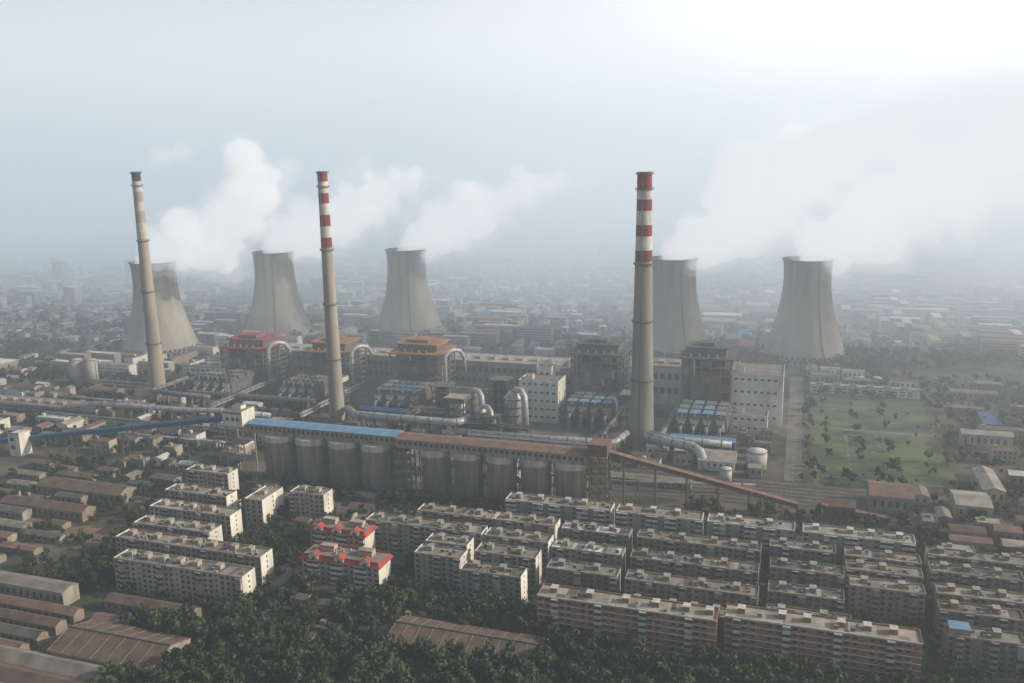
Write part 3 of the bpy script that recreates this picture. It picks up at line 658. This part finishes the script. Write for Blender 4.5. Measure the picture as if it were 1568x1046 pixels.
def grove(name,T,protos,seed):
    r=np.random.RandomState(seed);Vs=[];Fs=[];Ms=[];o=0
    for x,y,h,w in T:
        V,F,Mi=protos[r.randint(len(protos))];a=r.uniform(0,6.28);c,s=math.cos(a),math.sin(a)
        X=V[:,0]*c-V[:,1]*s;Y=V[:,0]*s+V[:,1]*c
        Vs.append(np.stack([X*w+x,Y*w+y,V[:,2]*h],1));Fs.append(F+o);Mi=Mi.copy();q=r.rand()
        if q<.3: Mi[Mi==0]=1
        elif q>.75: Mi[Mi==0]=2
        Ms.append(Mi);o+=len(V)
    V=np.concatenate(Vs);F=np.concatenate(Fs).astype(np.int32);Mi=np.concatenate(Ms).astype(np.int32)
    me=bpy.data.meshes.new(name);me.vertices.add(len(V));me.vertices.foreach_set("co",V.ravel().astype(np.float32))
    me.loops.add(F.size);me.loops.foreach_set("vertex_index",F.ravel());me.polygons.add(len(F))
    me.polygons.foreach_set("loop_start",np.arange(0,F.size,4,dtype=np.int32));me.polygons.foreach_set("material_index",Mi)
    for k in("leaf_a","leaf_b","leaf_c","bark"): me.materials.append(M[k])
    me.update(calc_edges=True);ob=bpy.data.objects.new(name,me);sc.collection.objects.link(ob)
def rtrees(n,x0,x1,y0,y1,seed,h=(6,11),g=1.2,cond=None):
    r=random.Random(seed);T=[];k=0
    while len(T)<n and k<n*20:
        k+=1;x=r.uniform(x0,x1);y=r.uniform(y0,y1)
        if not free(x-.5,x+.5,y-.5,y+.5,g): continue
        if cond and not cond(x,y): continue
        H=r.uniform(*h);T.append((x,y,H,H*r.uniform(.75,1.15)))
    return T
core=lambda x,y: x>-255+(y-290)*.25 or noise.noise(Vector((x*.05,y*.05,1)))>.1
from mathutils import noise
T=rtrees(880,-292,-90,232,352,1,(6,15),1.5,core)+rtrees(500,-100,110,294,337,2,(6,15),1.5)
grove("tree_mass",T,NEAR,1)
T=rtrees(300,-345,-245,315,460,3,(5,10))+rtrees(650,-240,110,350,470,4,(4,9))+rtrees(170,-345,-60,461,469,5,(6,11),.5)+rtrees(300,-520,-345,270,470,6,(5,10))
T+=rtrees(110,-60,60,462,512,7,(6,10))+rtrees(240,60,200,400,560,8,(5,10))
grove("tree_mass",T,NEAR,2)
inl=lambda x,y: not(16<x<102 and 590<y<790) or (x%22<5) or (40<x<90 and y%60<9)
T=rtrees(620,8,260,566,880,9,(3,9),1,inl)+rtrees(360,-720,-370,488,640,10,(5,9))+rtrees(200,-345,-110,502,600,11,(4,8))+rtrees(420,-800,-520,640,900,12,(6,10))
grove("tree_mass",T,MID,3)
# ------------------------------------------------------------------ distant city (one merged mass)
r=random.Random(99);V=[];F=[];C=[]
c18,s18=math.cos(RAD(18.5)),math.sin(RAD(18.5))
cols=[((.27,.25,.225),.3),((.38,.36,.33),.14),((.26,.145,.105),.26),((.17,.155,.14),.16),((.10,.18,.29),.04),((.6,.59,.56),.10)]
def pick():
    q=r.random()
    for c,w in cols:
        q-=w
        if q<0: return tuple(x*r.uniform(.75,1.2) for x in c)
    return cols[0][0]
FT=[]
def cbox(x,y,L_,d,h,rc,wc):
    n=len(V);x0,x1,y0,y1=x,x+L_,y,y+d
    gb=h<9 and min(L_,d)<16
    V.extend([(x0,y0,0),(x1,y0,0),(x1,y1,0),(x0,y1,0),(x0,y0,h),(x1,y0,h),(x1,y1,h),(x0,y1,h)])
    F.extend([(n,n+1,n+5,n+4),(n+1,n+2,n+6,n+5),(n+2,n+3,n+7,n+6),(n+3,n,n+4,n+7)]);C.extend([wc]*4)
    if gb and L_>d:
        ym=(y0+y1)/2;V.extend([(x0,ym,h+d*.2),(x1,ym,h+d*.2)]);F.extend([(n+4,n+5,n+9,n+8),(n+8,n+9,n+6,n+7),(n+5,n+6,n+9),(n+7,n+4,n+8)]);C.extend([rc,rc,wc,wc])
    else:
        F.append((n+4,n+5,n+6,n+7));C.append(rc)
        if h>=12:
            for f in range(int(h/3)):
                k=len(V);z=f*3+1.1;V.extend([(x0+.6,y0-.06,z),(x1-.6,y0-.06,z),(x1-.6,y0-.06,z+1.3),(x0+.6,y0-.06,z+1.3)]);F.append((k,k+1,k+2,k+3));C.append((wc[0]*.4,wc[1]*.4,wc[2]*.42))
PLANT=(-760,108,470,872)
for it in range(34000):
    Y=830*(7.5**(r.random()**1.1));X=r.uniform(-.68,.68)*Y*1.02
    s=X*c18-Y*s18;t=X*s18+Y*c18
    blk=noise.noise(Vector((s*.004,t*.004,3)));typ=noise.noise(Vector((s*.0025,t*.0025,9)));jit=noise.noise(Vector((s*.003,t*.003,21)))
    t=round(t/17)*17+jit*30+r.uniform(-1.5,1.5);s=s+r.uniform(-3,3)
    if PLANT[0]<s<PLANT[1] and PLANT[2]<t<PLANT[3]: continue
    if abs(s+1290)<22 or (s%230<14) or (t%310<13): continue
    if blk<-.2 or r.random()<.3:
        if r.random()<.8:
            for q in range(r.choice([1,1,3])):
                hh=r.uniform(5,12);FT.append((s+r.uniform(-12,12),t+r.uniform(-12,12),hh,hh*1.3))
        continue
    if typ>.14: L_,d,h=r.uniform(24,52),10,r.uniform(13,19)
    elif typ<-.2: L_,d,h=r.uniform(20,60),r.uniform(14,34),r.uniform(7,11)
    else: L_,d,h=r.uniform(8,28),r.uniform(7,10),r.uniform(3.5,8)
    if r.random()<.3: L_,d=min(d,16),min(L_,30)
    if r.random()<.004 and Y>1300: L_,d,h=22,16,r.uniform(25,45)
    if not free(s,s+L_,t,t+d,1): continue
    if Y<2200: occ(s,s+L_,t,t+d)
    w=r.uniform(.2,.5);cbox(s,t,L_,d,h,pick(),(w,w*.94,w*.86))
    if r.random()<.6:
        hh=r.uniform(5,9);FT.append((s+r.uniform(-4,L_),t-4,hh,hh*1.3))
m=bpy.data.materials.new("city_surface");m.use_nodes=True;N=m.node_tree.nodes;L=m.node_tree.links
at=N.new("ShaderNodeAttribute");at.attribute_name="tint";geo=N.new("ShaderNodeNewGeometry");nz=N.new("ShaderNodeTexNoise");nz.inputs["Scale"].default_value=.12;nz.inputs["Detail"].default_value=4;L.new(geo.outputs[0],nz.inputs[0])
mx=N.new("ShaderNodeMix");mx.data_type='RGBA';mx.blend_type='MULTIPLY';mx.inputs[0].default_value=.7;L.new(at.outputs["Color"],mx.inputs[6])
mr=N.new("ShaderNodeMapRange");mr.inputs[1].default_value=.3;mr.inputs[2].default_value=.7;mr.inputs[3].default_value=.55;mr.inputs[4].default_value=1.2;L.new(nz.outputs[0],mr.inputs[0]);L.new(mr.outputs[0],mx.inputs[7])
L.new(mx.outputs[2],N["Principled BSDF"].inputs["Base Color"]);N["Principled BSDF"].inputs["Roughness"].default_value=.9
me=bpy.data.meshes.new("distant_city");me.from_pydata(V,[],F);a=me.attributes.new("tint",'FLOAT_COLOR','FACE')
a.data.foreach_set("color",np.array([(*c,1) for c in C],dtype=np.float32).ravel());me.materials.append(m)
ob=bpy.data.objects.new("distant_city",me);sc.collection.objects.link(ob)
grove("distant_tree_mass",FT,FAR,5)
# ------------------------------------------------------------------ haze layers and added glow
def haze(name,x0,x1,y0,y1,z0,z1,dens,src,col=(.63,.75,.85),an=.3):
    b=MB();M[name]=volmat(name,dens,(.95,.97,1),an,dens*src,col);b.box(x0,x1,y0,y1,z0,z1,name);return b.build(name)  # src gives the air a self-glow in place of multiple scattering
haze("haze",-20000,20000,-2000,30000,-3,520,.00021,.28)
haze("mist_layer",-19000,19000,600,29000,-3,330,.00044,.42)
haze("mist_bank",-18000,18000,960,28000,-3,400,.0014,.49)
haze("high_glow_haze",-17000,17000,2600,27000,521,1700,.00022,.50,(.80,.88,.94))  # added layer, its emission brightens the upper sky
M["added_glow_box"]=volmat("added_glow_box",.00001,(1,1,1),.3,.00011,(1,.97,.91))  # added glowing volume that warms and brightens the right side
b=MB();b.box(-500,16000,1050,26000,-2,900,"added_glow_box");b.build("added_glow_box")
# ------------------------------------------------------------------ world, sun, camera
w=bpy.data.worlds.new("World");sc.world=w;w.use_nodes=True;nt=w.node_tree
sky=nt.nodes.new("ShaderNodeTexSky");sky.sky_type='NISHITA';sky.sun_disc=False
el=RAD(26);az=RAD(14)
sky.sun_elevation=el;sky.sun_rotation=RAD(90)-az;sky.dust_density=2.5;sky.air_density=1.2
nt.links.new(sky.outputs[0],nt.nodes["Background"].inputs[0]);nt.nodes["Background"].inputs[1].default_value=.11
sl=bpy.data.lights.new("sun",'SUN');sl.energy=5;sl.angle=RAD(.6);sl.color=(1,.90,.73)
so=bpy.data.objects.new("sun",sl);sc.collection.objects.link(so)
d=Vector((math.cos(az)*math.cos(el),math.sin(az)*math.cos(el),math.sin(el)));so.rotation_euler=d.to_track_quat('Z','Y').to_euler();so.location=d*3000
a=RAD(18.5);p=math.atan(278/1330);roll=.019
Rh=Vector((math.cos(a),math.sin(a),0));Fh=Vector((-math.sin(a),math.cos(a),0));Z=Vector((0,0,1))
Fw=Fh*math.cos(p)-Z*math.sin(p);Up=Fh*math.sin(p)+Z*math.cos(p);Rc=(Rh-Up*roll).normalized();Uc=(Up+Rh*roll).normalized()
cam=bpy.data.cameras.new("camera");co=bpy.data.objects.new("camera",cam);sc.collection.objects.link(co);sc.camera=co
co.matrix_world=Matrix(((Rc.x,Uc.x,-Fw.x,0),(Rc.y,Uc.y,-Fw.y,0),(Rc.z,Uc.z,-Fw.z,210),(0,0,0,1)))
cam.lens=30.54;cam.sensor_width=36;cam.clip_start=1;cam.clip_end=80000
sc.view_settings.view_transform='Standard';sc.view_settings.look='None';sc.view_settings.exposure=0
